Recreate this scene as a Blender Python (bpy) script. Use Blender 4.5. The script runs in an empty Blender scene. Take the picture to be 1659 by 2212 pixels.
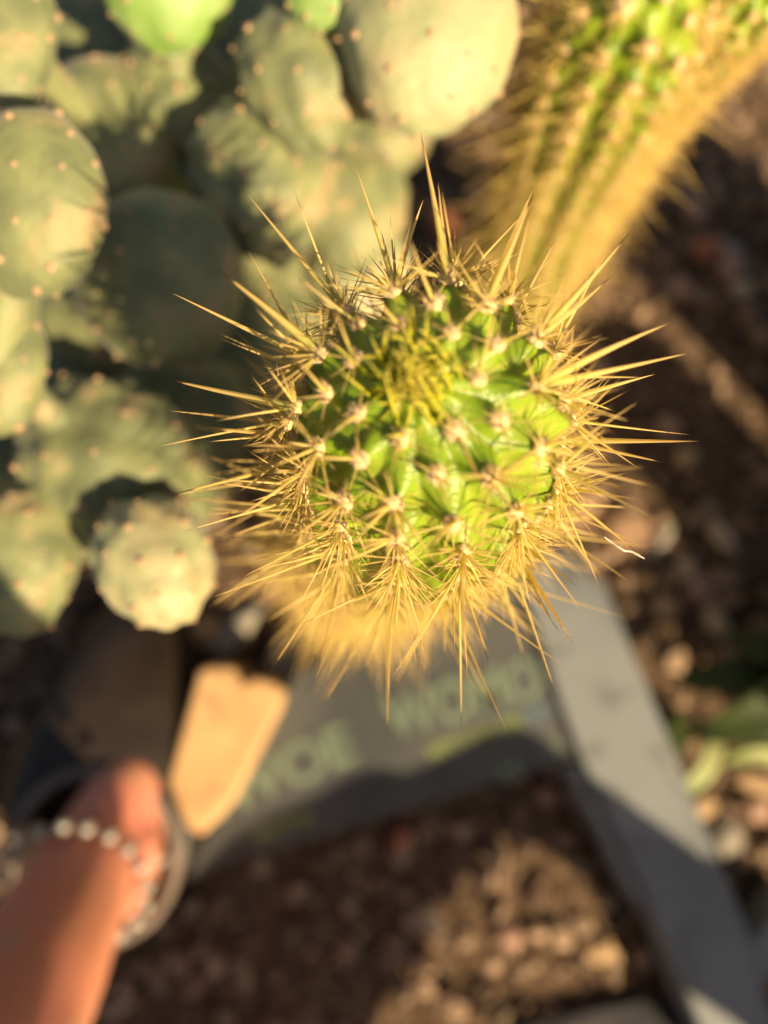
import bpy, bmesh, math, random
import numpy as np
from mathutils import Vector, Matrix, Quaternion, noise
random.seed(7); RNG = np.random.default_rng(11)
sc = bpy.context.scene
col = sc.collection

# ------------------------------------------------------------------ camera
H = 0.65                      # height of the lens above the soil
F = 1670.0                    # focal length in pixels of a 1659 x 2212 frame
cam = bpy.data.cameras.new('camera'); cam_o = bpy.data.objects.new('camera', cam); col.objects.link(cam_o)
cam.sensor_fit = 'VERTICAL'; cam.sensor_height = 36.0; cam.lens = 36.0 * F / 2212
cam.clip_start = 0.01; cam.clip_end = 200
nadir = Vector(((800 - 829.5) / F, (1106 - 1380) / F, -1)).normalized()
Q = nadir.rotation_difference(Vector((0, 0, -1)))
cam_o.rotation_mode = 'QUATERNION'; cam_o.rotation_quaternion = Q; cam_o.location = (0, 0, H)
cam.dof.use_dof = True; cam.dof.focus_distance = 0.196; cam.dof.aperture_fstop = 3.5
cam.dof.aperture_blades = 0
sc.camera = cam_o

# ------------------------------------------------------------------ light
SUN_AZ = Vector((0.66, -0.75, 0)).normalized(); SUN_EL = math.radians(37)
sun_dir = SUN_AZ * math.cos(SUN_EL) + Vector((0, 0, math.sin(SUN_EL)))
w = bpy.data.worlds.new('World'); sc.world = w; w.use_nodes = True
nt = w.node_tree; bg = nt.nodes['Background']
sky = nt.nodes.new('ShaderNodeTexSky'); sky.sky_type = 'NISHITA'; sky.sun_disc = False
sky.sun_elevation = SUN_EL; sky.sun_rotation = math.atan2(sun_dir.x, sun_dir.y)
sky.dust_density = 2.5
nt.links.new(sky.outputs[0], bg.inputs[0]); bg.inputs[1].default_value = 0.052
L = bpy.data.lights.new('sun', 'SUN'); L.energy = 5.0; L.angle = math.radians(0.6); L.color = (1.0, 0.83, 0.56)
lo = bpy.data.objects.new('sun', L); col.objects.link(lo)
lo.rotation_mode = 'QUATERNION'; lo.rotation_quaternion = (-sun_dir).to_track_quat('-Z', 'Y')
sc.view_settings.view_transform = 'Standard'; sc.view_settings.look = 'None'
sc.view_settings.exposure = 0.92; sc.view_settings.gamma = 1; sc.view_settings.use_white_balance = True; sc.view_settings.white_balance_temperature = 7700; sc.view_settings.use_curve_mapping = False
sc.render.engine = 'CYCLES'
sc.cycles.use_denoising = True
sc.cycles.max_bounces = 8; sc.cycles.transparent_max_bounces = 8
sc.cycles.sample_clamp_indirect = 4

# ------------------------------------------------------------------ helpers
def ray(px, py):
    return Q @ Vector(((px - 829.5) / F, (1106 - py) / F, -1))
def PD(px, py, d):            # world point seen at a pixel, d metres along the view axis
    return Vector((0, 0, H)) + ray(px, py) * d
def PZ(px, py, z):            # world point seen at a pixel, at height z
    r = ray(px, py); return Vector((0, 0, H)) + r * ((z - H) / r.z)
Qi = Q.inverted()
def proj(p):
    c = Qi @ (Vector(p) - Vector((0, 0, H)))
    return (829.5 + F * c.x / -c.z, 1106 - F * c.y / -c.z, -c.z)

def tag(o, label=None, cat=None, group=None, kind=None):
    if label: o['label'] = label
    if cat: o['category'] = cat
    if group: o['group'] = group
    if kind: o['kind'] = kind
    return o
def empty(name, loc, label, cat, group=None):
    o = bpy.data.objects.new(name, None); o.location = loc; o.empty_display_size = 0.01
    col.objects.link(o); return tag(o, label, cat, group)
def mk(name, V, Fc, mat=None, smooth=True):
    me = bpy.data.meshes.new(name)
    me.from_pydata([tuple(v) for v in V], [], Fc)
    if mat: me.materials.append(mat)
    if smooth: me.polygons.foreach_set('use_smooth', [True] * len(me.polygons))
    me.update(); return me
def link(name, me, parent=None, mw=None):
    o = bpy.data.objects.new(name, me); col.objects.link(o)
    if parent is not None: o.parent = parent
    if mw is not None:
        loc, rot, scl = mw.decompose()
        if parent is not None: loc = loc - PW[parent.name]      # every parent is unrotated and unscaled
        o.location = loc; o.rotation_mode = 'QUATERNION'; o.rotation_quaternion = rot; o.scale = scl
    PW[o.name] = (mw.translation.copy() if mw is not None else (PW[parent.name] if parent is not None else Vector()))
    return o
PW = {}
def root(name, loc, label, cat, group=None):
    o = empty(name, loc, label, cat, group); PW[o.name] = Vector(loc); return o
def world_mesh(name, V, Fc, mat, parent=None, smooth=True):
    """vertices in world coordinates; stored relative to the parent"""
    off = PW[parent.name] if parent is not None else Vector()
    V = [(v[0] - off[0], v[1] - off[1], v[2] - off[2]) for v in V]
    o = bpy.data.objects.new(name, mk(name, V, Fc, mat, smooth)); col.objects.link(o)
    if parent is not None: o.parent = parent
    PW[o.name] = off.copy() if parent is not None else Vector(); return o

# ------------------------------------------------------------------ materials
def mat(name, base, rough=0.6, sss=0, sheen=0, spec=0.5, c2=None, nscale=20, lo_=0.4, hi_=0.6, bump=0, bscale=60, c3=None, n3=60, coords='Object'):
    m = bpy.data.materials.new(name); m.use_nodes = True
    t = m.node_tree; b = t.nodes['Principled BSDF']
    b.inputs['Base Color'].default_value = (*base, 1); b.inputs['Roughness'].default_value = rough
    b.inputs['Specular IOR Level'].default_value = spec
    if sss:
        b.inputs['Subsurface Weight'].default_value = 1.0; b.inputs['Subsurface Scale'].default_value = sss
        b.inputs['Subsurface Radius'].default_value = (1, 0.45, 0.2)
    if sheen:
        b.inputs['Sheen Weight'].default_value = sheen; b.inputs['Sheen Roughness'].default_value = 0.4
    tc = t.nodes.new('ShaderNodeTexCoord')
    last = None
    if c2:
        n = t.nodes.new('ShaderNodeTexNoise'); n.inputs['Scale'].default_value = nscale; n.inputs['Detail'].default_value = 6
        t.links.new(tc.outputs[coords], n.inputs['Vector'])
        r = t.nodes.new('ShaderNodeMapRange'); r.inputs[1].default_value = lo_; r.inputs[2].default_value = hi_
        t.links.new(n.outputs[0], r.inputs[0])
        mx = t.nodes.new('ShaderNodeMix'); mx.data_type = 'RGBA'
        mx.inputs[6].default_value = (*base, 1); mx.inputs[7].default_value = (*c2, 1)
        t.links.new(r.outputs[0], mx.inputs[0]); last = mx.outputs[2]
        if c3:
            n2 = t.nodes.new('ShaderNodeTexNoise'); n2.inputs['Scale'].default_value = n3; n2.inputs['Detail'].default_value = 8
            t.links.new(tc.outputs[coords], n2.inputs['Vector'])
            r2 = t.nodes.new('ShaderNodeMapRange'); r2.inputs[1].default_value = 0.55; r2.inputs[2].default_value = 0.68
            t.links.new(n2.outputs[0], r2.inputs[0])
            m2 = t.nodes.new('ShaderNodeMix'); m2.data_type = 'RGBA'
            t.links.new(last, m2.inputs[6]); m2.inputs[7].default_value = (*c3, 1)
            t.links.new(r2.outputs[0], m2.inputs[0]); last = m2.outputs[2]
        t.links.new(last, b.inputs['Base Color'])
    if bump:
        n = t.nodes.new('ShaderNodeTexNoise'); n.inputs['Scale'].default_value = bscale; n.inputs['Detail'].default_value = 6
        t.links.new(tc.outputs[coords], n.inputs['Vector'])
        bp = t.nodes.new('ShaderNodeBump'); bp.inputs['Strength'].default_value = bump; bp.inputs['Distance'].default_value = 0.002
        t.links.new(n.outputs[0], bp.inputs['Height']); t.links.new(bp.outputs[0], b.inputs['Normal'])
    return m
def spine_mat(name, c_base, c_mid, c_tip, trans=0.55):
    m = bpy.data.materials.new(name); m.use_nodes = True
    t = m.node_tree; b = t.nodes['Principled BSDF']; out = t.nodes['Material Output']
    at = t.nodes.new('ShaderNodeAttribute'); at.attribute_name = 'along'
    cr = t.nodes.new('ShaderNodeValToRGB')
    cr.color_ramp.elements[0].position = 0.0; cr.color_ramp.elements[0].color = (*c_base, 1)
    cr.color_ramp.elements[1].position = 1.0; cr.color_ramp.elements[1].color = (*c_tip, 1)
    e = cr.color_ramp.elements.new(0.4); e.color = (*c_mid, 1)
    t.links.new(at.outputs['Fac'], cr.inputs[0])
    nz = t.nodes.new('ShaderNodeTexNoise'); nz.inputs['Scale'].default_value = 300
    tc = t.nodes.new('ShaderNodeTexCoord'); t.links.new(tc.outputs['Object'], nz.inputs['Vector'])
    hv = t.nodes.new('ShaderNodeHueSaturation')
    mr = t.nodes.new('ShaderNodeMapRange'); mr.inputs[3].default_value = 0.75; mr.inputs[4].default_value = 1.25
    t.links.new(nz.outputs[0], mr.inputs[0]); t.links.new(mr.outputs[0], hv.inputs['Value'])
    t.links.new(cr.outputs[0], hv.inputs['Color'])
    t.links.new(hv.outputs[0], b.inputs['Base Color']); b.inputs['Roughness'].default_value = 0.38
    tr = t.nodes.new('ShaderNodeBsdfTranslucent'); t.links.new(hv.outputs[0], tr.inputs[0])
    mx = t.nodes.new('ShaderNodeMixShader'); mx.inputs[0].default_value = trans
    t.links.new(b.outputs[0], mx.inputs[1]); t.links.new(tr.outputs[0], mx.inputs[2]); t.links.new(mx.outputs[0], out.inputs[0])
    return m
M = {}
M['spine'] = spine_mat('golden spine', (0.72, 0.72, 0.20), (0.90, 0.74, 0.31), (0.90, 0.66, 0.32))
M['young'] = spine_mat('young yellow spine', (0.66, 0.68, 0.06), (0.80, 0.76, 0.12), (0.84, 0.74, 0.24))
M['spine_b'] = spine_mat('amber spine', (0.66, 0.46, 0.14), (0.80, 0.52, 0.16), (0.80, 0.47, 0.15))
M['green'] = mat('cactus skin', (0.165, 0.27, 0.014), 0.36, sss=0.004, c2=(0.28, 0.38, 0.04), nscale=45, bump=0.25, bscale=700)
M['green'].node_tree.nodes['Principled BSDF'].inputs['Subsurface Radius'].default_value = (0.6, 1, 0.15)
M['wool'] = mat('areole wool', (0.80, 0.64, 0.38), 0.95, sheen=0.5, c2=(0.62, 0.38, 0.18), nscale=900)
M['pad'] = mat('prickly pear skin', (0.130, 0.150, 0.075), 0.6, sheen=0.25, c2=(0.215, 0.235, 0.105), nscale=45, c3=(0.31, 0.24, 0.13), n3=55, bump=0.35, bscale=260)
M['pad_pale'] = mat('pale prickly pear skin', (0.29, 0.31, 0.165), 0.55, sheen=0.3, c2=(0.40, 0.34, 0.20), nscale=34, c3=(0.40, 0.33, 0.17), n3=48, bump=0.35, bscale=240)
M['pad_new'] = mat('young prickly pear skin', (0.17, 0.31, 0.06), 0.5, sheen=0.3, c2=(0.24, 0.36, 0.12), nscale=30, bump=0.3, bscale=240)
M['areole'] = mat('prickly pear areole', (0.56, 0.37, 0.22), 0.95, sheen=0.5, c2=(0.42, 0.25, 0.14), nscale=900)
M['soil'] = mat('soil', (0.055, 0.033, 0.022), 0.95, spec=0.15, c2=(0.11, 0.07, 0.045), nscale=60, c3=(0.24, 0.17, 0.12), n3=160, bump=0.9, bscale=260)
M['clod'] = mat('soil crumbs', (0.11, 0.072, 0.051), 0.95, spec=0.15, c2=(0.38, 0.26, 0.185), nscale=35, c3=(0.36, 0.28, 0.20), n3=50, bump=0.5, bscale=400)
M['skin'] = mat('skin', (0.70, 0.27, 0.20), 0.45, sss=0.008, c2=(0.66, 0.27, 0.17), nscale=14, c3=(0.60, 0.30, 0.20), n3=40, bump=0.2, bscale=500)
M['leather'] = mat('dark leather', (0.018, 0.012, 0.009), 0.42, spec=0.35, c2=(0.032, 0.022, 0.017), nscale=20, bump=0.25, bscale=300)
M['piping'] = mat('grey shoe piping', (0.20, 0.155, 0.135), 0.7, spec=0.2, c2=(0.15, 0.12, 0.105), nscale=60)
M['insole'] = mat('shoe lining', (0.05, 0.035, 0.028), 0.8)
M['cloth'] = mat('dark cloth', (0.02, 0.02, 0.024), 0.9, c2=(0.035, 0.032, 0.035), nscale=50)
M['hair'] = mat('dark hair', (0.03, 0.018, 0.012), 0.6)
M['grey'] = mat('grey painted board', (0.128, 0.142, 0.158), 0.6, spec=0.3, c2=(0.175, 0.19, 0.205), nscale=9, c3=(0.10, 0.103, 0.105), n3=30, bump=0.15, bscale=120)
M['panel'] = mat('dark grey printed panel', (0.048, 0.052, 0.055), 0.5, spec=0.3, c2=(0.075, 0.078, 0.08), nscale=12, bump=0.1, bscale=100)
M['print'] = mat('faded green print', (0.11, 0.155, 0.12), 0.5, c2=(0.15, 0.20, 0.14), nscale=60)
M['print_y'] = mat('faded yellow green print', (0.21, 0.25, 0.09), 0.5, c2=(0.17, 0.22, 0.10), nscale=60)
M['print_b'] = mat('faded blue print', (0.11, 0.17, 0.21), 0.5)
M['slab'] = mat('tan sandstone', (0.50, 0.30, 0.145), 0.85, c2=(0.58, 0.36, 0.18), nscale=30, c3=(0.34, 0.20, 0.10), n3=40, bump=0.4, bscale=150)
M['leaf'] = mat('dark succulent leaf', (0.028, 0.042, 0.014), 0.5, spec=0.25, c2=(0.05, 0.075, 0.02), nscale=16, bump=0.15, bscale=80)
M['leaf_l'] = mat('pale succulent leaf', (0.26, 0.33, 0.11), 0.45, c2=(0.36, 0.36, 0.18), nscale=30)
M['fibre'] = mat('dry fibre', (0.62, 0.50, 0.40), 0.8)
M['bead'] = mat('pearl bead', (0.38, 0.37, 0.35), 0.15, sss=0.002, spec=0.8)
M['board'] = mat('grey board with painted shade', (0.030, 0.031, 0.036), 0.95, spec=0.05, c2=(0.05, 0.05, 0.055), nscale=20)  # shade over the bottom board is put into this dark colour
M['stem'] = mat('woody cactus stem', (0.07, 0.085, 0.045), 0.8, c2=(0.12, 0.10, 0.06), nscale=30, bump=0.4)
def stone_mat(n, c): return mat(n, c, 0.85, c2=tuple(x * 0.6 for x in c), nscale=50, bump=0.6, bscale=200)
M['st_pink'] = stone_mat('pink stone', (0.42, 0.25, 0.19)); M['st_red'] = stone_mat('red stone', (0.42, 0.16, 0.09))
M['st_pale'] = stone_mat('pale stone', (0.60, 0.46, 0.32)); M['st_grey'] = stone_mat('grey stone', (0.30, 0.27, 0.23))
M['st_brown'] = stone_mat('brown stone', (0.30, 0.18, 0.11)); M['st_tan'] = stone_mat('tan stone', (0.46, 0.30, 0.17))

# ------------------------------------------------------------------ soil
def hgt(x, y):
    return 0.006 * noise.noise(Vector((x * 9, y * 9, 0.3))) + 0.003 * noise.noise(Vector((x * 40, y * 40, 2)))
N = 200; V = []; Fc = []
def gx(i): t = i / N * 2 - 1; return 0.9 * t + 30 * t ** 9
for j in range(N + 1):
    for i in range(N + 1):
        x, y = gx(i), gx(j); V.append((x, y, hgt(x, y) if abs(x) < 2 and abs(y) < 2 else 0))
for j in range(N):
    for i in range(N):
        a = j * (N + 1) + i; Fc.append((a, a + 1, a + N + 2, a + N + 1))
tag(world_mesh('ground', V, Fc, M['soil']), 'brown soil of the cactus bed', None, None, 'structure')

def ico(sub=1):
    bm = bmesh.new(); bmesh.ops.create_icosphere(bm, subdivisions=sub, radius=1)
    v = np.array([q.co[:] for q in bm.verts]); f = [tuple(q.index for q in p.verts) for p in bm.faces]; bm.free(); return v, f
IV, IF = ico(1); IV2, IF2 = ico(2); IV3, IF3 = ico(3)
def rotm(rng):
    q = rng.normal(size=4); q /= np.linalg.norm(q); return np.array(Quaternion(q).to_matrix())
def scatter(n, area, smin, smax, seed):
    rng = np.random.default_rng(seed); Vs = []; Fs = []; k = 0
    f = np.array(IF)
    for _ in range(n):
        x = rng.uniform(area[0], area[1]); y = rng.uniform(area[2], area[3])
        s = smin + (smax - smin) * rng.random() ** 3
        v = IV * (1 + 0.35 * rng.uniform(-1, 1, (len(IV), 1)))
        v = (v * s * np.array([1, rng.uniform(.6, 1), rng.uniform(.4, .8)])) @ rotm(rng).T
        v = v + np.array([x, y, hgt(x, y) + s * 0.3])
        Vs.append(v); Fs.append(f + k); k += len(v)
    V = np.concatenate(Vs); Fc = np.concatenate(Fs)
    return V, [tuple(int(q) for q in r) for r in Fc]
V, Fc = scatter(14000, (-0.65, 0.75, -0.6, 0.75), 0.0015, 0.013, 3)
tag(world_mesh('soil_crumbs', V, Fc, M['clod'], smooth=False), 'loose brown crumbs of soil and grit over the bed', 'soil', None, 'stuff')

def stone(px, py, size, m, label, flat=0.6, rot=0.0, seed=1, name='stone', grp='stones lying on the soil', rough=0.25):
    z = size[2] * 0.45 if len(size) > 2 else size[0] * 0.35
    c = PZ(px, py, z)
    rng = np.random.default_rng(seed)
    hz = size[2] if len(size) > 2 else size[0] * flat
    R = Matrix.Rotation(rot, 3, 'Z'); V = []
    o = Vector(rng.uniform(-9, 9, 3))
    for v in IV3:
        p = Vector(v); k = 1 + rough * noise.noise(p * 1.1 + o) + rough * 0.5 * noise.noise(p * 3 + o)
        p = Vector((p.x * size[0], p.y * size[1], p.z * hz)) * k; V.append(R @ p + c)
    ob = world_mesh(name, [tuple(Vector(v) - c) for v in V], IF3, M[m]); ob.location = c
    return tag(ob, label, 'stone', grp)

# ------------------------------------------------------------------ golden column cacti
def spine_geo(r0, L, curve, seg=4, sides=5):
    V = []; T = []; Fc = []
    for s in range(seg):
        t = s / seg; r = r0 * (1 - t) ** 0.8
        for a in range(sides):
            an = a / sides * 2 * math.pi
            V.append((r * math.cos(an) + curve * t * t * L, r * math.sin(an), t * L)); T.append(t)
    V.append((curve * L, 0, L)); T.append(1.0)
    for s in range(seg - 1):
        for a in range(sides):
            b = (a + 1) % sides; Fc.append((s * sides + a, s * sides + b, (s + 1) * sides + b, (s + 1) * sides + a))
    tip = len(V) - 1
    for a in range(sides): Fc.append(((seg - 1) * sides + a, (seg - 1) * sides + (a + 1) % sides, tip))
    return V, Fc, T
def set_along(me, T):
    at = me.attributes.new('along', 'FLOAT', 'POINT'); at.data.foreach_set('value', T)
SPM = {}
def spine_mesh(m, curve):
    key = (m, curve)
    if key not in SPM:
        V, Fc, T = spine_geo(1, 1, curve * 40, 5, 6)
        me = mk('spine', V, Fc, M[m]); set_along(me, T); SPM[key] = me
    return SPM[key]
class Bunch:
    def __init__(s): s.V = []; s.F = []; s.T = []; s.n = 0
    def add(s, p, d, r, L, curve, seg=3, sides=4):
        V, Fc, T = spine_geo(r, L, curve, seg, sides)
        R = np.array((Vector(d).to_track_quat('Z', 'Y') @ Quaternion((0, 0, 1), random.random() * 6.28)).to_matrix())
        s.V.append(np.array(V) @ R.T + np.array(p)); s.F += [tuple(i + s.n for i in f) for f in Fc]; s.T += T; s.n += len(V)
    def build(s, name, m, parent):
        o = world_mesh(name, np.concatenate(s.V), s.F, M[m], parent); set_along(o.data, s.T); o['kind'] = 'stuff'; return o
def wool_mesh(m, seed, hair=70):
    rng = np.random.default_rng(seed); V = []; Fc = []
    for v in IV2:
        p = Vector(v); k = 1 + 0.45 * noise.noise(p * 2.2 + Vector((seed, 0, 0)))
        V.append((p.x * k, p.y * k, p.z * k * 0.6))
    Fc += IF2
    for _ in range(hair):
        d = rng.normal(size=3); d[2] = abs(d[2]); d /= np.linalg.norm(d); b = d * 0.7; b[2] *= .6
        e = d * rng.uniform(1.1, 1.55) + rng.normal(size=3) * .15; s = np.cross(d, rng.normal(size=3)); s *= 0.06 / np.linalg.norm(s)
        k = len(V); V += [tuple(b - s), tuple(b + s), tuple(e)]; Fc.append((k, k + 1, k + 2))
    return mk('areole', V, Fc, M[m])
WOOL = [wool_mesh('wool', i) for i in range(5)]
AREO = [wool_mesh('areole', i + 9, 40) for i in range(5)]

def frame(dirv):
    d = dirv.normalized(); x = Vector((1, 0, 0)); n = (x - d * x.dot(d)).normalized(); return n, d.cross(n)

def column(label, pts, R, Nr, pitch, n_obj, seed, targets=(), long_=(0.020, 0.034), lmax=None, tuft=True, dens=1.0, wscale=1.0):
    """pts: world points from apex down to the ground"""
    rnd = random.Random(seed)
    # arc-length spline of the axis
    pts = [Vector(p) for p in pts]; fine = []
    ext = [pts[0] * 2 - pts[1]] + pts + [pts[-1] * 2 - pts[-2]]
    for i in range(len(pts) - 1):
        p0, p1, p2, p3 = ext[i:i + 4]
        for k in range(30):
            t = k / 30
            fine.append(0.5 * ((2 * p1) + (p2 - p0) * t + (2 * p0 - 5 * p1 + 4 * p2 - p3) * t * t + (3 * p1 - p0 - 3 * p2 + p3) * t ** 3))
    fine.append(pts[-1]); cum = [0]
    for a, b in zip(fine, fine[1:]): cum.append(cum[-1] + (b - a).length)
    fa = np.array([f[:] for f in fine]); Ltot = cum[-1]
    def axis(s):
        s = max(0, min(Ltot, s)); return Vector([float(np.interp(s, cum, fa[:, i])) for i in range(3)])
    def ax(s):
        return (axis(s + 0.01) - axis(max(0, s - 0.01))).normalized()
    hd = R * 1.15                       # height of the dome
    q = math.pi / 2 * R * 1.08          # surface arc of the dome
    def prof(l):
        if l < q: f = l / q * math.pi / 2; return R * math.sin(f), hd * (1 - math.cos(f))
        return R * (1 + 0.05 * math.sin((l - q) * 40)), hd + (l - q)
    lend = q + Ltot - hd
    wob = rnd.random() * 9
    def surf(l, th, bump=True):
        r, s = prof(l); c = axis(s); d = ax(s); n, b = frame(d)
        if bump:
            wv = th * Nr / (2 * math.pi); k = round(wv); rib = 0.5 + 0.5 * math.cos(2 * math.pi * (wv - k))
            tub = 0.5 + 0.5 * math.cos(2 * math.pi * (l / pitch - 0.5 * (k % 2)))
            am = min(0.0062, r * 0.30)
            jit = 0.0008 * noise.noise(Vector((l * 90, th * 3, wob)))
            r = r + am * ((rib ** 0.8) * (0.35 + 0.65 * tub ** 1.2) - 0.35) + jit
            s = s - am * 0.25 * rib * (tub - 0.3) * (1 if l < q else 0.4)
            c = axis(s)
        return c + (n * math.cos(th) + b * math.sin(th)) * max(r, 1e-4)
    rt = root('golden_cactus', tuple(pts[-1]), label, 'cactus', 'golden spined column cacti')
    # body
    per = Nr * 14; ls = [0.0004]
    while ls[-1] < lend: ls.append(ls[-1] + (0.0009 if ls[-1] < 0.075 else 0.003))
    V = []; Fc = []
    for l in ls:
        for a in range(per): V.append(surf(l, a / per * 2 * math.pi)[:])
    for j in range(len(ls) - 1):
        for a in range(per):
            b = (a + 1) % per; Fc.append((j * per + a, (j + 1) * per + a, (j + 1) * per + b, j * per + b))
    Fc.append(tuple(range(per)))
    world_mesh('body', V, Fc, M['green'], rt)
    # areoles, nearest the lens first
    cen = axis(0.0); sites = []
    for k in range(Nr):
        l0 = pitch * (0.5 * (k % 2)); j = 0
        while l0 + j * pitch < lend - 0.005:
            l = l0 + j * pitch + rnd.uniform(-.0006, .0006); j += 1
            if l < 0.010: continue
            if lmax and l > lmax: continue
            th = k / Nr * 2 * math.pi
            p = surf(l, th); e = 0.002
            tl = surf(l + e, th, False) - surf(max(l - e, 1e-4), th, False); tt = surf(l, th + .05, False) - surf(l, th - .05, False)
            n = tt.cross(tl).normalized(); c = axis(prof(l)[1])
            if n.dot(p - c) < 0: n = -n
            if l < q: n = (n + (-ax(0)) * 0.15).normalized()
            pr = proj(p); face = (Vector((0, 0, H)) - p).normalized().dot(n)
            sites.append((l, p, n, tl.normalized(), pr, face))
    sites.sort(key=lambda s: s[0])
    bunch = Bunch(); ybunch = Bunch(); far_w = []; specs = []; objs = []
    for i, (l, p, n, tl, pr, face) in enumerate(sites):
        inview = -150 < pr[0] < 1810 and -150 < pr[1] < 2360 and face > -0.35
        size = 0.0026 * wscale * min(1, 0.55 + l / 0.05) * rnd.uniform(.85, 1.1)
        mw = Matrix.Translation(p + n * 0.0004) @ (n.to_track_quat('Z', 'Y').to_matrix().to_4x4()) @ Matrix.Diagonal((size, size * rnd.uniform(.85, 1.2), size, 1))
        ao = None
        if inview and len(objs) < 150:
            ao = link('areole', WOOL[i % 5], rt, mw); objs.append(ao)
        else:
            far_w.append(mw)
        side = n.cross(tl).normalized()
        young = l < 0.022
        def dirn(polar, az):
            return (n * math.cos(polar) + (tl * math.cos(az) + side * math.sin(az)) * math.sin(polar)).normalized()
        nc = 1 if young else rnd.choice((2, 3, 3, 4)); sp = []
        for c in range(nc):
            pol = rnd.uniform(.1, .9); az = rnd.uniform(0, 6.28)
            ln = rnd.uniform(*long_) * (0.5 if young else 0.62 if l < 0.04 else 0.9 if l < .07 else 1.2) * (1 if c == 0 else rnd.uniform(.45, .75))
            sp.append((dirn(pol, az), rnd.uniform(.00042, .00062), ln))
        for c in range(int((6 if young else 12) * dens * (1.35 if l > .035 else 1))):
            az = c / 12 * 6.28 + rnd.uniform(-.3, .3)
            sp.append((dirn(rnd.uniform(.65, 1.45), az), rnd.uniform(.00022, .00040) * (.75 if young else 1), rnd.uniform(.008, .019) * (.6 if young else 1)))
        for d, r, ln in sp:
            specs.append((0 if inview else 1, -(ln) / max(pr[2], .1), p, d, r, ln, ao))
    for (bx, by, tx, ty, td, r) in targets:            # the long spines the photograph shows one by one
        best = min((s for s in sites if s[5] > -0.2), key=lambda s: (s[4][0] - bx) ** 2 + (s[4][1] - by) ** 2)
        ao = next((o for o in objs if (PW[o.name] - best[1]).length < 0.002), None)
        tip = PD(tx, ty, td); v = tip - best[1]
        specs.append((0, -99, best[1], v.normalized(), r * 1.2, v.length, ao))
    specs.sort(key=lambda s: (s[0], s[1]))
    cnt = 0
    for vis, key, p, d, r, ln, ao in specs:
        if vis == 0 and ao is not None and cnt < n_obj:
            qd = d.to_track_quat('Z', 'Y') @ Quaternion((0, 0, 1), rnd.random() * 6.28)
            R3 = qd.to_matrix().to_4x4() @ Matrix.Diagonal((r, r, ln, 1))
            me = spine_mesh('spine', rnd.choice((-.03, .02, .05)))
            o = bpy.data.objects.new('spine', me); col.objects.link(o); o.parent = ao
            base = ao.matrix_basis
            o.matrix_parent_inverse = (Matrix.LocRotScale(PW[ao.name], ao.rotation_quaternion, ao.scale)).inverted()
            o.matrix_basis = Matrix.Translation(p) @ R3
            cnt += 1
        else:
            bunch.add(p, d, r, ln, rnd.uniform(-.06, .06))
    bunch.build('small_spines', 'spine', rt)
    if far_w:
        Vs = []; Fs = []; k = 0
        for mw in far_w:
            v = (IV * np.array([1, 1, .6])) @ np.array(mw.to_3x3()).T + np.array(mw.translation); Vs.append(v)
            Fs += [tuple(i + k for i in f) for f in IF]; k += len(v)
        world_mesh('areole_wool', np.concatenate(Vs), Fs, M['wool'], rt)['kind'] = 'stuff'
    if tuft:                                             # crown of young spines over the growing point
        up = -ax(0); n, b = frame(up); top = surf(0.0005, 0)
        for i in range(120):
            a = rnd.random() * 6.28; rr = 0.011 * math.sqrt(rnd.random()); p = axis(0.001) + (n * math.cos(a) + b * math.sin(a)) * rr - up * (rr * rr / R * .5)
            d = (up * 1.0 + (n * math.cos(a) + b * math.sin(a)) * rnd.uniform(-1.8, 0.3) + Vector((rnd.uniform(-1, 1), rnd.uniform(-1, 1), 0)) * .5).normalized()
            ybunch.add(p, d, rnd.uniform(.0003, .0006), rnd.uniform(.009, .016), rnd.uniform(-.02, .02), 4, 5)
        ybunch.build('crown_spines', 'young', rt)
    return rt

targets = [  # base px, tip px, tip depth, radius
 (912,600,915,282,.186,.0009),(810,575,770,355,.190,.0007),(690,640,535,425,.190,.0007),(705,760,470,567,.176,.0011),
 (640,760,375,632,.192,.0007),(650,868,346,818,.192,.0009),(700,925,358,881,.196,.0006),(665,945,442,940,.170,.0011),
 (640,1010,374,1070,.198,.0008),(680,1045,440,1106,.200,.0006),(825,1090,530,1290,.178,.0008),(815,1170,738,1405,.190,.0008),
 (940,1210,965,1422,.200,.0006),(1072,1150,1238,1394,.186,.0010),(1190,1070,1380,1198,.196,.0006),(1205,935,1513,956,.190,.0009),
 (1200,965,1446,1000,.196,.0007),(1190,820,1470,767,.188,.0009),(1160,790,1430,682,.182,.0010),(1190,850,1410,806,.196,.0007),
 (1140,720,1330,607,.190,.0007),(1120,700,1370,503,.184,.0009),(1060,640,1162,405,.178,.0010),(1050,620,1145,390,.186,.0008),
 (930,600,945,400,.190,.0007),(900,600,905,430,.196,.0008),(1070,1150,1190,1350,.194,.0007),(640,700,540,540,.198,.0006),
 (815,1170,700,1250,.196,.0006),(940,1145,905,1335,.190,.0009),(1190,1070,1200,1190,.185,.0008),(1140,790,1345,885,.2,.0005)]
P0 = PD(892, 822, .166)
main_pts = [P0, PD(928, 935, .205), PD(880, 1070, .26), PD(806, 1150, .34), PZ(775, 1265, 0.0)]
column('golden cactus with bright green top, in focus at the centre of the photo', main_pts, 0.0315, 14, 0.0128, 290, 5, targets, dens=1.35, long_=(0.024, .038))

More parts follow.
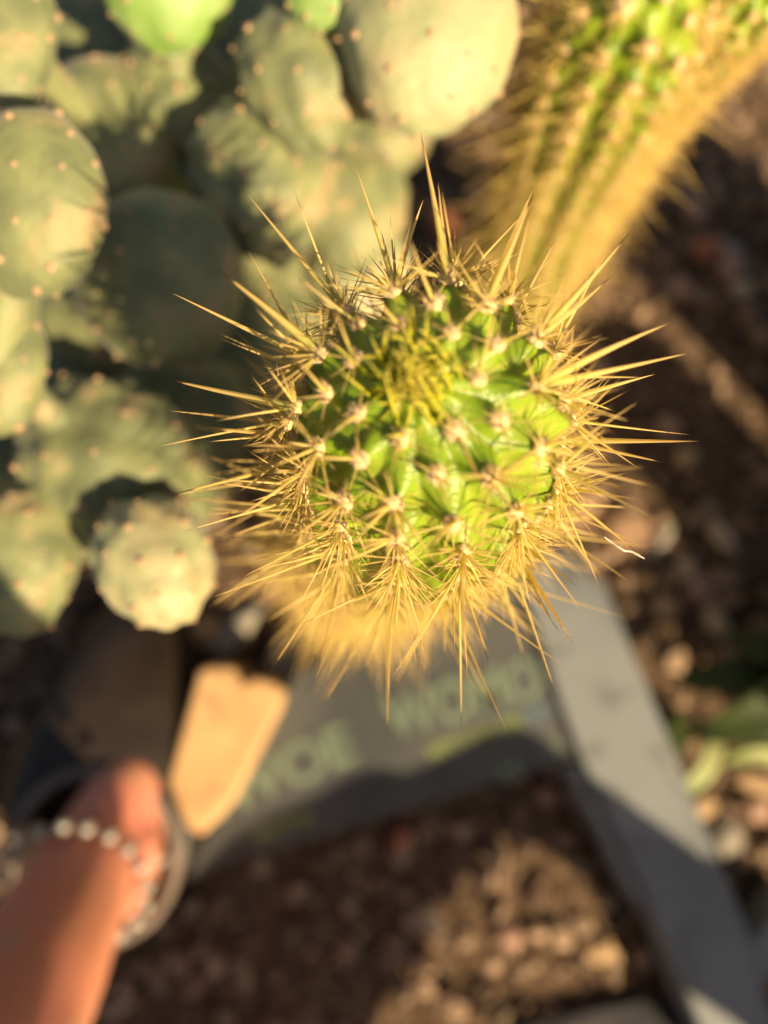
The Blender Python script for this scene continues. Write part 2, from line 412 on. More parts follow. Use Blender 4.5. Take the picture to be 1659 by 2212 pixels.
b1 = PD(1375, 0, .32); foot = Vector((b1.x * 1.0, b1.y, 0))
column('blurred golden cactus at the top right with rows of cream areoles on green', [b1 + Vector((0.004, 0.006, .022)), b1 + Vector((0, 0, -.01)), Vector((b1.x, b1.y, .2)), Vector((b1.x, b1.y, 0))],
       0.029, 12, 0.0145, 220, 8, dens=1.7, wscale=1.4, long_=(0.024, .040))
column('yellow tipped golden cactus leaning in from the top right corner', [PD(1655, -85, .31), PD(1553, 14, .345), PD(1365, 235, .42), PZ(1200, 560, 0)],
       0.021, 12, 0.0120, 60, 9, dens=1.6, long_=(0.010, .016))

# ------------------------------------------------------------------ prickly pear
pear = root('prickly_pear', tuple(PZ(420, 900, 0)), 'clump of grey green prickly pear pads left of the golden cactus', 'cactus')
NA = [0]; far_ar = []
def pad(px, py, d, rx, ry, ang=0, thick=0.6, m='pad', bumps=0.05, tilt=(0, 0), seed=1, nsite=54, stem=True, amax=99):
    c = PD(px, py, d); k = d / F; a, b, t = rx * k, ry * k, min(rx, ry) * k * thick
    B = Q.to_matrix() @ Matrix.Rotation(math.radians(ang), 3, 'Z') @ Matrix.Rotation(math.radians(tilt[0]), 3, 'X') @ Matrix.Rotation(math.radians(tilt[1]), 3, 'Y')
    rng = random.Random(seed); S = []
    for i in range(nsite):
        z = 1 - 2 * (i + .5) / nsite; z = max(-.97, min(.97, z + rng.uniform(-.5, .5) / nsite)); ph = i * 2.39996 + seed + rng.uniform(-.12, .12); r = math.sqrt(1 - z * z)
        S.append(Vector((r * math.cos(ph), r * math.sin(ph), z)))
    Sa = np.array(S); Vn = []; nu, nv = 72, 44
    pts = []
    for j in range(nv + 1):
        for i in range(nu):
            th = j / nv * math.pi; ph = i / nu * 2 * math.pi
            pts.append((math.sin(th) * math.cos(ph), math.cos(th), math.sin(th) * math.sin(ph)))
    Pn = np.array(pts)
    dots = Pn @ Sa.T
    sg = 2.6 / nsite
    bump = np.exp((dots - 1) / sg).max(axis=1)
    o = Vector((seed * 3.1, 0, 0)); B3 = np.array(B)
    lowf = np.array([noise.noise(Vector(p) * 1.4 + o) for p in Pn])
    shp = lambda P: P * np.array([a, b, t]) * (1 + 0.12 * P[:, 1:2] * np.array([1, 0, 0]))
    bumps = bumps * 1.35
    rad = 1 + bumps * bump + 0.06 * lowf
    V = shp(Pn) * rad[:, None] @ B3.T + np.array(c)
    Fc = []
    for j in range(nv):
        for i in range(nu):
            i2 = (i + 1) % nu; Fc.append((j * nu + i, j * nu + i2, (j + 1) * nu + i2, (j + 1) * nu + i))
    po = world_mesh('pad', V - np.array(c), Fc, M[m]); po.parent = pear; po.location = c - PW[pear.name]; PW[po.name] = c.copy()
    po.data.validate()
    for i, s in enumerate(S):
        lf = noise.noise(s * 1.4 + o)
        loc = Vector(shp(np.array([s[:]]))[0]) * (1 + bumps + 0.06 * lf); loc = B @ loc + c
        n = (B @ Vector((s.x / a, s.y / b, s.z / t))).normalized()
        pr = proj(loc); vis = n.dot((Vector((0, 0, H)) - loc).normalized()) > -0.1 and -20 < pr[0] < 1680 and -20 < pr[1] < 2230
        s_ = rng.uniform(.0008, .0017) * (.6 if d < .2 else 1)
        mw = Matrix.Translation(loc + n * 0.0003) @ n.to_track_quat('Z', 'Y').to_matrix().to_4x4() @ Matrix.Diagonal((s_, s_, s_, 1))
        if vis and NA[0] < 300 and i < 99:
            link('areole', AREO[i % 5], po, mw); NA[0] += 1
        elif vis: far_ar.append(mw)
    if stem:
        foot = PZ(420 + (px - 420) * .5, 900 + (py - 900) * .5, 0); 
        foot = Vector((c.x * .75 + foot.x * .25, c.y * .75 + foot.y * .25, 0)); STEMS.append((c, foot, min(a, b) * .5))
    return po
STEMS = []
pads = [ # px, py, d, rx, ry, ang, thick, mat, bumps, tilt
 (5, 62, .30, 108, 180, 0, .55, 'pad', .03, (0, 15)),
 (362, -62, .33, 150, 155, 0, .6, 'pad_new', .04, (20, 10)),
 (243, 305, .36, 134, 158, 0, .6, 'pad', .02, (0, 10)),
 (390, 205, .365, 98, 124, 5, .6, 'pad', .07, (0, 25)),
 (62, 448, .28, 160, 192, 0, .62, 'pad', .03, (10, 0)),
 (345, 610, .335, 165, 168, 20, .6, 'pad', .02, (10, 0)),
 (-5, 790, .30, 102, 150, 0, .6, 'pad', .04, (0, 0)),
 (150, 693, .375, 36, 88, 42, .9, 'pad_pale', .05, (0, 0)),
 (572, 390, .345, 130, 144, 10, .7, 'pad', .11, (0, 25)),
 (665, 175, .325, 118, 126, 0, .75, 'pad', .14, (10, 10)),
 (925, 70, .30, 186, 212, -8, .55, 'pad_pale', .04, (5, 5)),
 (880, 60, .36, 120, 140, 0, .6, 'pad', .04, (0, 0)),
 (850, 130, .42, 130, 130, 0, .6, 'pad', .04, (0, 0)),
 (715, -25, .30, 105, 88, 0, .6, 'pad_new', .04, (10, 0)),
 (250, 1022, .345, 168, 152, -35, .75, 'pad', .15, (0, 10)),
 (335, 1212, .305, 114, 136, 25, .7, 'pad_pale', .11, (-10, 20)),
 (48, 1215, .32, 108, 148, 0, .65, 'pad', .08, (0, 25)),
 (765, 455, .42, 100, 128, -10, .6, 'pad', .06, (0, 15)),
 (390, 920, .41, 140, 130, 0, .6, 'pad', .05, (0, 0)),
 (775, 600, .44, 100, 100, 0, .6, 'pad_pale', .05, (0, 0)),
 (530, 140, .41, 140, 150, 0, .6, 'pad', .04, (0, 0)),
 (165, 150, .43, 150, 170, 0, .6, 'pad', .03, (0, 0)),
 (450, 480, .43, 150, 160, 0, .6, 'pad', .03, (0, 0)),
 (150, 880, .44, 120, 120, 0, .6, 'pad', .03, (0, 0)),
 (540, 740, .45, 140, 150, 0, .6, 'pad', .03, (0, 0)),
 (820, 270, .44, 110, 110, 0, .6, 'pad', .04, (0, 0)),
 (215, 690, .43, 120, 110, 0, .6, 'pad', .03, (0, 0)),
 (620, 580, .46, 150, 130, 0, .6, 'pad', .03, (0, 0)),
 (-60, 1020, .40, 130, 130, 0, .6, 'pad', .03, (0, 0)),
 (640, 40, .47, 120, 110, 0, .6, 'pad', .03, (0, 0)),
 (1020, -60, .42, 120, 110, 0, .6, 'pad', .03, (0, 0)),
 (430, 1040, .40, 60, 90, -20, .7, 'pad', .08, (0, 0)),
]
for i, (px, py, d, rx, ry, an, th, m_, bu, ti) in enumerate(pads):
    if i not in (0, 1, 4, 6, 7, 10, 13, 15, 16): rx *= 1.1; ry *= 1.1; th *= 1.05
    pad(px, py, d, rx, ry, an, th, m_, bu, ti, seed=i + 1, nsite=(46 if rx > 140 else 38))
for c, ft, r in STEMS:
    low = [q_ for q_ in STEMS if q_[0].z < c.z - .025]
    ft = min((q_[0] for q_ in low), key=lambda p: (p - c).length) if low else Vector((c.x, c.y, 0))
    d = ft - c; V = []; Fc = []; n, b = frame(d); k = 20
    for j in range(9):
        t = j / 8; rr = r * (0.9 - .2 * math.sin(t * math.pi))
        for a in range(k):
            an = a / k * 6.2832; V.append((c + d * t + (n * math.cos(an) + b * math.sin(an)) * rr * (1 + .08 * math.sin(3 * an + t * 4)))[:])
    for j in range(8):
        for a in range(k): Fc.append((j * k + a, j * k + (a + 1) % k, (j + 1) * k + (a + 1) % k, (j + 1) * k + a))
    world_mesh('stem', V, Fc, M['pad' if low else 'stem'], pear)
Vs = []; Fs = []; k = 0
for mw in far_ar:
    v = (IV * np.array([1, 1, .6])) @ np.array(mw.to_3x3()).T + np.array(mw.translation); Vs.append(v); Fs += [tuple(i + k for i in f) for f in IF]; k += len(v)
if Vs: world_mesh('small_areoles', np.concatenate(Vs), Fs, M['areole'], pear)['kind'] = 'stuff'

# ------------------------------------------------------------------ grey frame with the printed panel
fr = root('garden_sign', tuple(PZ(1250, 1900, 0)), 'grey framed sign with faded green lettering on the soil below the golden cactus', 'sign')
def slab_poly(name, corners, z0, z1, m, parent, bev=0.0015):
    bm = bmesh.new(); lo_v = [bm.verts.new((p.x, p.y, z0)) for p in corners]; hi_v = [bm.verts.new((p.x, p.y, z1)) for p in corners]
    n = len(corners)
    bm.faces.new(hi_v); bm.faces.new(lo_v[::-1])
    for i in range(n): bm.faces.new((lo_v[i], lo_v[(i + 1) % n], hi_v[(i + 1) % n], hi_v[i]))
    bmesh.ops.recalc_face_normals(bm, faces=bm.faces)
    if bev: bmesh.ops.bevel(bm, geom=[e for e in bm.edges], offset=bev, segments=3, profile=.5, affect='EDGES')
    V = [v.co[:] for v in bm.verts]; bm.verts.index_update(); Fc = [tuple(v.index for v in f.verts) for f in bm.faces]; bm.free()
    return world_mesh(name, V, Fc, M[m], parent, smooth=False)
def zc(lst, z): return [PZ(x, y, z) for x, y in lst]
ZB = 0.060
slab_poly('side_board', zc([(1120, 1240), (1190, 1185), (1245, 1195), (1290, 1260), (1640, 2120), (1720, 2330), (1580, 2390), (1395, 1935), (1255, 1640), (1210, 1520)], ZB), 0.004, ZB, 'grey', fr, .003)
slab_poly('edge_strip', zc([(1272, 1255), (1300, 1248), (1662, 2120), (1642, 2135)], ZB - .012), 0.002, ZB - .012, 'grey', fr, .002)
slab_poly('inner_strip', zc([(1222, 1655), (1250, 1650), (1395, 1945), (1376, 1960)], ZB - .006), 0.010, ZB - .006, 'grey', fr, .002)
slab_poly('bottom_board', zc([(1120, 2215), (1420, 2150), (1560, 2330), (1570, 2420), (1120, 2480)], 0.014), 0.004, 0.014, 'board', fr, .003)
pz = 0.050
slab_poly('panel', zc([(400, 1895), (575, 1560), (640, 1450), (830, 1360), (1130, 1245), (1215, 1520), (1240, 1640), (830, 1765)], pz), pz - .008, pz, 'panel', fr, .002)
slab_poly('end_board', zc([(1583, 2085), (1700, 1940), (1760, 1990), (1628, 2150)], .04), 0.004, .04, 'grey', fr, .003)
def glyphs(name, text, p0, p1, zz, size, m, parent, sx=1.0):
    a = PZ(*p0, zz); b = PZ(*p1, zz); cu = bpy.data.curves.new('t', 'FONT'); cu.body = text; cu.size = size; cu.extrude = 0.0003; cu.offset = 0.0011 * (size / .045)
    to = bpy.data.objects.new('t', cu); col.objects.link(to); bpy.context.view_layer.update()
    me = bpy.data.meshes.new_from_object(to.evaluated_get(bpy.context.evaluated_depsgraph_get())); me.name = name
    bpy.data.objects.remove(to); me.materials.clear(); me.materials.append(M[m])
    xs = [v.co.x for v in me.vertices]; s = (b - a).length / (max(xs) - min(xs)); d = (b - a); an = math.atan2(d.y, d.x); x0 = min(xs)
    for v in me.vertices: v.co.x = (v.co.x - x0) * s
    o = bpy.data.objects.new(name, me); col.objects.link(o); o.parent = parent; o.location = a + Vector((0, 0, .0006)) - PW[parent.name]; o.rotation_euler = (0, 0, an)
    o.matrix_basis = Matrix.Translation(o.location) @ Matrix.Rotation(an, 4, 'Z'); return o
glyphs('lettering', 'WOMO', (845, 1598), (1180, 1500), pz, .044, 'print', fr)
glyphs('lettering', 'IWOE', (475, 1768), (775, 1640), pz, .042, 'print', fr)
glyphs('small_print', 'HIMHHMHIM', (930, 1643), (1130, 1570), pz, .016, 'print_y', fr)
glyphs('small_print', 'MHM', (1136, 1566), (1195, 1546), pz, .016, 'print_b', fr)
glyphs('small_print', 'HHMIMH', (555, 1822), (680, 1778), pz, .016, 'print_y', fr)
glyphs('lettering', 'H', (1088, 1690), (1128, 1676), pz, .022, 'print', fr)
glyphs('lettering', 'H', (1190, 1645), (1216, 1634), pz, .022, 'print', fr)

# ------------------------------------------------------------------ stones and slab
sl = slab_poly('stone_slab', [PZ(x, y, .075) for x, y in [(428, 1448), (450, 1436), (500, 1440), (522, 1476), (552, 1462), (590, 1474), (612, 1496), (604, 1530), (498, 1742), (432, 1808), (402, 1790), (362, 1688)]], .001, .075, 'slab', None, .004)
tag(sl, 'smooth tan sandstone slab beside the dark shoe', 'slab')
S = [
 (640, 1428, (.022, .026, .018), 'st_grey', 'pale grey rock under the golden spines, above the tan slab'),
 (510, 1362, (.011, .030, .012), 'st_grey', 'long grey stone between the tan slab and a prickly pear pad', -.7),
 (425, 1368, (.014, .022, .012), 'st_tan', 'tan stone just above the toe of the dark shoe'),
 (1345, 1140, (.026, .020, .014), 'st_brown', 'brown rock right of the golden cactus'),
 (1250, 1085, (.024, .02, .014), 'st_brown', 'brown rock tucked beneath the right side of the golden cactus'),
 (1478, 1228, (.0095, .0085, .008), 'st_pale', 'small bright cream pebble right of the grey board top'),
 (1556, 1160, (.0085, .020, .009), 'st_pale', 'long cream pebble, upper right of the bright round one', .55),
 (1420, 1170, (.008, .022, .01), 'st_grey', 'narrow grey stone beside the brown rock', -.6),
 (1600, 628, (.0095, .0095, .008), 'st_pale', 'round cream pebble at the right edge below the dark shade'),
 (1530, 535, (.012, .016, .010), 'st_red', 'orange red stone at the right edge'),
 (1572, 545, (.014, .010, .010), 'st_grey', 'pale grey stone touching the orange red one'),
 (1500, 455, (.010, .014, .009), 'st_pink', 'pink stone at the right, topmost of its cluster'),
 (1580, 580, (.016, .012, .010), 'st_pink', 'pink stone below the pale grey one at the right edge'),
 (1470, 625, (.013, .010, .009), 'st_pink', 'dusty pink stone left of the round cream pebble'),
 (1440, 925, (.010, .012, .008), 'st_pink', 'pink pebble beside the tips of the right hand spines'),
 (1480, 990, (.011, .010, .008), 'st_tan', 'tan pebble below the rightmost spine tip'),
 (1510, 1270, (.014, .012, .010), 'st_pink', 'reddish pink stone under the bright cream pebble'),
 (1548, 1345, (.009, .018, .009), 'st_pale', 'long cream yellow stone right of the grey board', .5),
 (1570, 1420, (.012, .010, .009), 'st_pink', 'pink stone above the dark succulent leaves'),
 (1435, 1310, (.012, .012, .009), 'st_tan', 'rusty tan stone next to the grey board'),
 (1630, 1690, (.020, .009, .009), 'st_tan', 'long tan stone at the right edge under the succulent', -.3),
 (1500, 1740, (.018, .012, .010), 'st_tan', 'tan stone below the pale curled leaf'),
 (1630, 1745, (.012, .011, .010), 'st_pink', 'pink stone at the right edge beside the grey board'),
 (1560, 1800, (.018, .014, .012), 'st_grey', 'grey stone between the board and the right edge'),
 (868, 1812, (.008, .010, .008), 'st_red', 'small red stone at the edge of the sunlit soil below the sign'),
 (1180, 1718, (.008, .009, .007), 'st_pink', 'small pink pebble in the shade under the panel corner'),
 (1228, 1648, (.006, .006, .030), 'st_pale', 'pale pink pebble caught at the corner of panel and board'),
 (1100, 2020, (.012, .009, .009), 'st_pink', 'flat brown stone in the middle of the sunlit soil'),
 (1290, 2050, (.014, .011, .009), 'st_tan', 'tan clod in the right of the sunlit soil'),
 (960, 480, (.015, .014, .010), 'st_red', 'dull red stone above the spines left of the second cactus'),
 (1040, 430, (.016, .014, .010), 'st_pink', 'dull pink stone under the large pale pad'),
 (930, 1990, (.006, .016, .007), 'st_pale', 'pale yellowish chip on the sunlit soil', .5),
]
for i, s in enumerate(S):
    stone(s[0], s[1], s[2], s[3], s[4], rot=(s[5] if len(s) > 5 else i * .9), seed=i + 20)

# ------------------------------------------------------------------ succulent at the right edge
def leaf(parent, p0, p1, p2, wmax, m, thick=.25, name='leaf'):
    V = []; Fc = []; n = 22; k = 12
    for j in range(n + 1):
        t = j / n; c = p0 * (1 - t) ** 2 + p1 * 2 * t * (1 - t) + p2 * t * t
        d = ((p1 - p0) * (1 - t) + (p2 - p1) * t).normalized(); s = d.cross(Vector((0, 0, 1))).normalized(); u = s.cross(d)
        wd = wmax * (math.sin(min(1, .25 + t * 1.15) * math.pi * .95) ** .7 if t < .65 else (math.sin((.25 + .65 * 1.15) * math.pi * .95 if False else math.pi * .95 * min(1, .25 + t * 1.15))) ** .7 if .25 + t * 1.15 < 1 else .02 + .25 * (1 - t))
        wd = wmax * max(.03, (1 - t) ** .6 * (0.65 + .9 * t))
        for a in range(k):
            an = a / k * 6.2832; ca, sa = math.cos(an), math.sin(an)
            V.append((c + s * wd * ca + u * (wd * thick * sa + .35 * wd * abs(ca) ** 2))[:])
    for j in range(n):
        for a in range(k): Fc.append((j * k + a, j * k + (a + 1) % k, (j + 1) * k + (a + 1) % k, (j + 1) * k + a))
    Fc.append(tuple(range(k))[::-1]); Fc.append(tuple(n * k + a for a in range(k)))
    return world_mesh(name, V, Fc, M[m], parent)
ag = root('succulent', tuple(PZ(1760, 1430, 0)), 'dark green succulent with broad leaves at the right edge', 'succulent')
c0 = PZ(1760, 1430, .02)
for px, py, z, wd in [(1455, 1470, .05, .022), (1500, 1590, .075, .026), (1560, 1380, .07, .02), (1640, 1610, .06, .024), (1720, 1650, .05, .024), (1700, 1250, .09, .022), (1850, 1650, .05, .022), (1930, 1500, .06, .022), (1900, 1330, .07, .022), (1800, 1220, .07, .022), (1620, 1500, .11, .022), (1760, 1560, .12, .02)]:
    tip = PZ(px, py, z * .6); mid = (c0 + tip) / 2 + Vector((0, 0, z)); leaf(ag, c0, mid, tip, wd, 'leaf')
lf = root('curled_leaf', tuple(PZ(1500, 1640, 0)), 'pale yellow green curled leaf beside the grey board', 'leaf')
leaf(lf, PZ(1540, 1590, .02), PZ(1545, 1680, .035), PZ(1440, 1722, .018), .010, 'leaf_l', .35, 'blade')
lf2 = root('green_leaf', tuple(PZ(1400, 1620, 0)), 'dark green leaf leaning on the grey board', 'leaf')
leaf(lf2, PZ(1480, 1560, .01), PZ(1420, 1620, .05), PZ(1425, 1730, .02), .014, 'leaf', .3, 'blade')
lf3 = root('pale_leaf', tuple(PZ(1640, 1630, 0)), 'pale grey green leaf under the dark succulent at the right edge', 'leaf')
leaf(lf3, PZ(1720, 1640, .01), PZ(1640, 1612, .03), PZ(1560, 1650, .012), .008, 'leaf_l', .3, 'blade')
# unseen cactus stems added beyond the right edge to shade that side of the bed
def plain_col(x, y, h, r, lab):
    rt = root('shade_cactus', (x, y, 0), lab, 'cactus', 'unseen column cacti added for shade'); V = []; Fc = []; k = 60; n = 40
    for j in range(n + 1):
        t = j / n; z = h * t; rr = r * (1 if t < .9 else math.sqrt(max(1e-4, 1 - ((t - .9) / .1) ** 2)))
        for a in range(k):
            an = a / k * 6.2832; q_ = rr * (1 + .1 * math.cos(an * 10)); V.append((x + q_ * math.cos(an), y + q_ * math.sin(an), z))
    for j in range(n):
        for a in range(k): Fc.append((j * k + a, j * k + (a + 1) % k, (j + 1) * k + (a + 1) % k, (j + 1) * k + a))
    world_mesh('body', V, Fc, M['leaf'], rt)
    bn = Bunch()
    for a in range(10):
        for j in range(int(h / .02)):
            an = (a) / 10 * 6.2832; p = Vector((x + r * 1.1 * math.cos(an), y + r * 1.1 * math.sin(an), .01 + j * .02)); 
            if p.z > h * .93: continue
            for q_ in range(5):
                bn.add(p, Vector((math.cos(an) + random.uniform(-.7, .7), math.sin(an) + random.uniform(-.7, .7), random.uniform(-.6, .8))), .0004, .012, .05)
    bn.build('small_spines', 'spine_b', rt)
plain_col(.44, .25, .30, .050, 'unseen green ribbed cactus added for shade just beyond the right edge, farthest up the bed')
plain_col(.50, .11, .34, .052, 'unseen green ribbed cactus added for shade beyond the right edge, standing back from the other two')
plain_col(.44, -.02, .28, .048, 'unseen green ribbed cactus added for shade just beyond the right edge, level with the succulent')

# ------------------------------------------------------------------ the photographer, crouching; one leg in frame
person = root('person', (-.2, -.16, 0), 'person crouching with a bare leg, pearl anklet and dark slip-on shoe', 'person')
ank = PZ(172, 1900, .118); legv = Vector((.0, -.42, .90)).normalized(); knee = ank + legv * .35
def union(name, chains, m, vox, parent):
    """chains of (point, radius) joined by tapered rounds, fused into one continuous surface"""
    bm = bmesh.new()
    for ch in chains:
        for (p, q_) in zip(ch, ch[1:]):
            p0, r0, p1, r1 = Vector(p[0]), p[1], Vector(q_[0]), q_[1]
            n = max(2, int((p1 - p0).length / (min(r0, r1) * .3)))
            for i in range(n + 1):
                t = i / n; t2 = t * t * (3 - 2 * t)
                bmesh.ops.create_icosphere(bm, subdivisions=2, radius=r0 + (r1 - r0) * t2, matrix=Matrix.Translation(p0.lerp(p1, t) - PW['person']))
    me = bpy.data.meshes.new(name); bm.to_mesh(me); bm.free()
    o = bpy.data.objects.new(name, me); col.objects.link(o)
    rm = o.modifiers.new('r', 'REMESH'); rm.mode = 'VOXEL'; rm.voxel_size = vox
    sm = o.modifiers.new('s', 'SMOOTH'); sm.factor = .5; sm.iterations = 14
    bpy.context.view_layer.update()
    m2 = bpy.data.meshes.new_from_object(o.evaluated_get(bpy.context.evaluated_depsgraph_get())); o.modifiers.clear(); o.data = m2; m2.name = name
    m2.materials.clear(); m2.materials.append(M[m]); m2.polygons.foreach_set('use_smooth', [True] * len(m2.polygons)); o.parent = parent; PW[o.name] = PW['person']
    return o
A = ank; hl_ = Vector((A.x - .002, A.y - .018, .040))
ch = [
 [((A.x, A.y - .004, .055), .038), (A, .0365), (A + legv * .09, .042), (A + legv * .20, .055), (knee, .055), ((-.06, -.68, .44), .075), ((-.03, -.78, .42), .09), ((.07, -.84, .40), .12)],
 [((A.x, A.y - .004, .055), .038), (hl_, .036)],
 [((A.x, A.y, .060), .037), ((A.x + .016, A.y + .07, .036), .030), ((A.x + .022, A.y + .14, .026), .020)],
 [((A.x, A.y + .01, .085), .034), ((A.x + .012, A.y + .045, .060), .030)],
 [((A.x + .026, A.y + .008, .088), .018), ((A.x + .030, A.y + .010, .088), .016)],
 [((.468, -.40, .04), .032), ((.462, -.407, .11), .033), ((.444, -.42, .25), .041), ((.405, -.443, .37), .045), ((.262, -.565, .38), .068), ((.165, -.685, .38), .085), ((.07, -.84, .40), .12)],
 [((.46, -.41, .04), .034), ((.47, -.32, .028), .024)],
 [((.07, -.84, .40), .12), ((.06, -.84, .58), .115), ((.05, -.80, .80), .125), ((.05, -.78, .90), .09), ((.05, -.75, .97), .052), ((.05, -.70, 1.05), .078), ((.05, -.68, 1.11), .088)],
 [((.05, -.605, 1.07), .012), ((.05, -.595, 1.06), .010)]]
for sx in (-1, 1):
    hx = sx * .058
    ch.append([((.05 + sx * .06, -.79, .88), .07), ((.05 + sx * .17, -.79, .88), .052), ((.05 + sx * .22, -.52, .72), .038), ((hx * 1.6, -.27, .70), .027), ((hx * 1.25, -.19, .685), .026), ((hx, -.15, .68), .022)])
    for f_ in range(4):
        yy = -.165 + f_ * .019; ch.append([((hx * 1.15, -.17 + f_ * .012, .678), .010), ((hx * .9, yy, .664), .0085), ((hx * .62, yy + .008, .650 if f_ < 3 else .652), .008)] if False else [((hx * 1.15, -.17 + f_ * .012, .678), .011), ((hx * 1.0, yy + .01, .664), .0085), ((hx * .75, yy + .012, .655), .008)])
    ch.append([((hx * 1.1, -.17, .69), .011), ((hx * .8, -.145, .70), .009), ((hx * .55, -.12, .697), .008)])
union('body', ch, 'skin', .0045, person)
union('shorts', [[((.07, -.84, .40), .132), ((-.03, -.78, .43), .105), ((-.06, -.68, .44), .09), (knee * .5 + Vector((-.06, -.68, .44)) * .5, .076)],
  [((.07, -.84, .40), .132), ((.165, -.685, .38), .095), ((.262, -.565, .38), .076), ((.33, -.505, .38), .062)], [((.07, -.84, .40), .132), ((.06, -.84, .50), .125)]], 'cloth', .009, person)
union('shirt', [[((.06, -.84, .52), .126), ((.05, -.80, .80), .14), ((-.12, -.79, .88), .066), ((-.16, -.62, .78), .052)], [((.05, -.80, .80), .14), ((.22, -.79, .88), .066), ((.26, -.62, .78), .052)], [((.05, -.80, .80), .14), ((.05, -.77, .92), .07)]], 'cloth', .009, person)
union('hair', [[((.05, -.72, 1.10), .090), ((.05, -.70, 1.14), .090)], [((.05, -.73, 1.10), .085), ((.05, -.79, 1.0), .06)]], 'hair', .009, person)

def shoe(hx, hy, ang, mirror=1):
    """slip-on shoe; heel at hx,hy, pointing to +y rotated by ang"""
    k = 64; R = Matrix.Rotation(ang, 3, 'Z')
    def foot(t, g=1.0):        # footprint outline, t 0 = toe
        y = .125 + .135 * math.cos(t); s = math.sin(t); u = (y) / .26
        wd = (.052 + .026 * math.sin(min(1, max(0, u)) ** .9 * math.pi * .82) + .008 * math.sin(u * 5)); return Vector((wd * (abs(s) ** .8) * (1 if s > 0 else -1) * g * mirror, y, 0))
    def opn(t, g=1.0):
        y = .070 + .062 * g * math.cos(t); return Vector((.060 * g * math.sin(t) * mirror, y, 0))
    rows = []
    def ring(fn, z): rows.append([fn(i / k * 2 * math.pi, i) + Vector((0, 0, z)) if not callable(z) else None for i in range(k)])
    def addr(f):
        rows.append([R @ f(i / k * 2 * math.pi) + Vector((hx, hy, 0)) for i in range(k)])
    hz = lambda t: .066 + .010 * math.cos(t)
    addr(lambda t: foot(t) * .6 + Vector((0, .05, .004)))
    addr(lambda t: foot(t) + Vector((0, 0, .004)))
    addr(lambda t: foot(t) + Vector((0, 0, .016)))
    sole = rows; rows = []
    addr(lambda t: foot(t, .97) + Vector((0, 0, .0165)))
    for f_ in (.12, .28, .46, .64, .82, 1.0):
        addr(lambda t, f_=f_: (foot(t, .97) * (1 - f_ ** 1.6) + opn(t) * f_ ** 1.6) + Vector((0, 0, .0165 + (hz(t) - .0165) * math.sin(f_ * math.pi / 2) ** .8)))
    addr(lambda t: opn(t, .95) + Vector((0, 0, hz(t) - .001)))
    addr(lambda t: opn(t, .93) + Vector((0, 0, .03)))
    addr(lambda t: opn(t, .6) + Vector((0, 0, .022)))
    up = rows
    def build(name, rr, m, parent, cap=False):
        V = [p[:] for r in rr for p in r]; Fc = []
        for j in range(len(rr) - 1):
            for i in range(k): Fc.append((j * k + i, j * k + (i + 1) % k, (j + 1) * k + (i + 1) % k, (j + 1) * k + i))
        if cap: Fc.append(tuple(range(k))); Fc.append(tuple((len(rr) - 1) * k + i for i in range(k))[::-1])
        return world_mesh(name, V, Fc, M[m], parent)
    so = build('shoe', up, 'leather', person)
    build('sole', sole, 'insole', so, True)
    # piping round the opening
    V = []; Fc = []; q_ = 8
    for i in range(k):
        t = i / k * 2 * math.pi; c = opn(t, .975) + Vector((0, 0, hz(t) + .001)); o_ = opn(t).normalized() if False else Vector((math.sin(t) * mirror, math.cos(t), 0)).normalized()
        for a in range(q_):
            an = a / q_ * 6.2832; V.append((R @ (c + o_ * .0042 * math.cos(an) + Vector((0, 0, .003 * math.sin(an)))) + Vector((hx, hy, 0)))[:])
    for i in range(k):
        for a in range(q_): Fc.append((i * q_ + a, i * q_ + (a + 1) % q_, ((i + 1) % k) * q_ + (a + 1) % q_, ((i + 1) % k) * q_ + a))
    world_mesh('piping', V, Fc, M['piping'], so)
    # seam and strap across the vamp
    V = []; Fc = []
    for j in range(2):
        for i in range(17):
            u = i / 16 * 2 - 1; y = .150 + .012 * j - .014 * u * u; x = .060 * u
            z = .0165 + .0535 * math.cos(u * 1.25) ** .55; V.append((R @ Vector((x * mirror, y, z + .0025)) + Vector((hx, hy, 0)))[:])
    for i in range(16): Fc.append((i, i + 1, 18 + i, 17 + i))
    st = world_mesh('strap', V, Fc, M['leather'], so); md = st.modifiers.new('t', 'SOLIDIFY'); md.thickness = .003
    return so
shoe(ank.x - .014, ank.y - .070, math.radians(-4))
shoe(.46, -.48, math.radians(-6), -1)
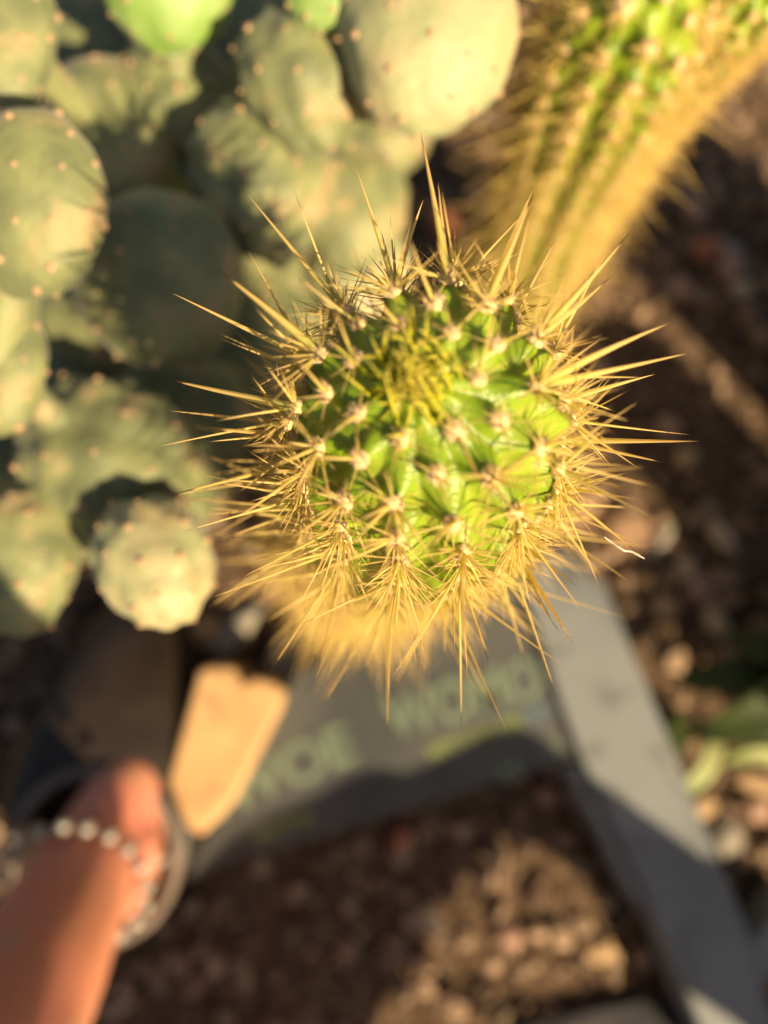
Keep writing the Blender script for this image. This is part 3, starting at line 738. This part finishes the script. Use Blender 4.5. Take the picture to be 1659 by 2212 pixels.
# pearl anklet
anl = bpy.data.objects.new('anklet', None); col.objects.link(anl); anl.parent = person; anl.empty_display_size = .01; anl.location = ank - PW['person']; PW[anl.name] = ank.copy()
BM_ = mk('bead', IV3 * .0043, IF3, M['bead'])
n_, b_ = frame(legv)
for i in range(19):
    an = i / 19 * 6.2832; p = ank + legv * .006 + (n_ * math.cos(an) * .0448 + b_ * math.sin(an) * .0448)
    link('bead', BM_, anl, Matrix.Translation(p))
q0 = PD(335, 1838, .545)
for i in range(7):
    p = q0 + Vector((random.uniform(-.012, .006), random.uniform(-.012, .012), random.uniform(-.008, .004)))
    link('bead', BM_, anl, Matrix.Translation(p) @ Matrix.Scale(.8, 4))
# phone in the hands
ph = root('phone', (0, -.055, H + .008), 'black phone held flat in both hands above the cactus', 'phone')
bm = bmesh.new(); bmesh.ops.create_cube(bm, size=1)
for v in bm.verts: v.co = Vector((v.co.x * .072, v.co.y * .148 , v.co.z * .008)); 
bmesh.ops.bevel(bm, geom=list(bm.edges), offset=.003, segments=3, affect='EDGES'); me = bpy.data.meshes.new('case'); bm.to_mesh(me); bm.free(); me.materials.append(M['cloth'])
o = bpy.data.objects.new('case', me); col.objects.link(o); o.parent = ph; o.rotation_mode = 'QUATERNION'; o.rotation_quaternion = Q; o.location = (0, -.005, .002)

# ------------------------------------------------------------------ dry fibre caught on a spine tip
fb = root('dry_fibre', tuple(PD(1340, 1180, .193)), 'twisted dry fibre caught on a spine tip at the lower right', 'fibre')
V = []; Fc = []; pth = [(1306, 1160), (1322, 1172), (1338, 1182), (1350, 1190), (1362, 1191), (1378, 1198), (1392, 1207)]
for i, (x, y) in enumerate(pth):
    c = PD(x, y, .193 + .0006 * math.sin(i * 2)); r = .00035 * (1 if i not in (0, 6) else .5)
    for a in range(6): an = a / 6 * 6.28 + i; V.append((c + (Q @ Vector((-.5, -.86, 0))) * r * math.cos(an) + (Q @ Vector((0, 0, 1))) * r * .5 * math.sin(an))[:])
for i in range(6):
    for a in range(6): Fc.append((i * 6 + a, i * 6 + (a + 1) % 6, (i + 1) * 6 + (a + 1) % 6, (i + 1) * 6 + a))
world_mesh('strand', V, Fc, M['fibre'], fb)
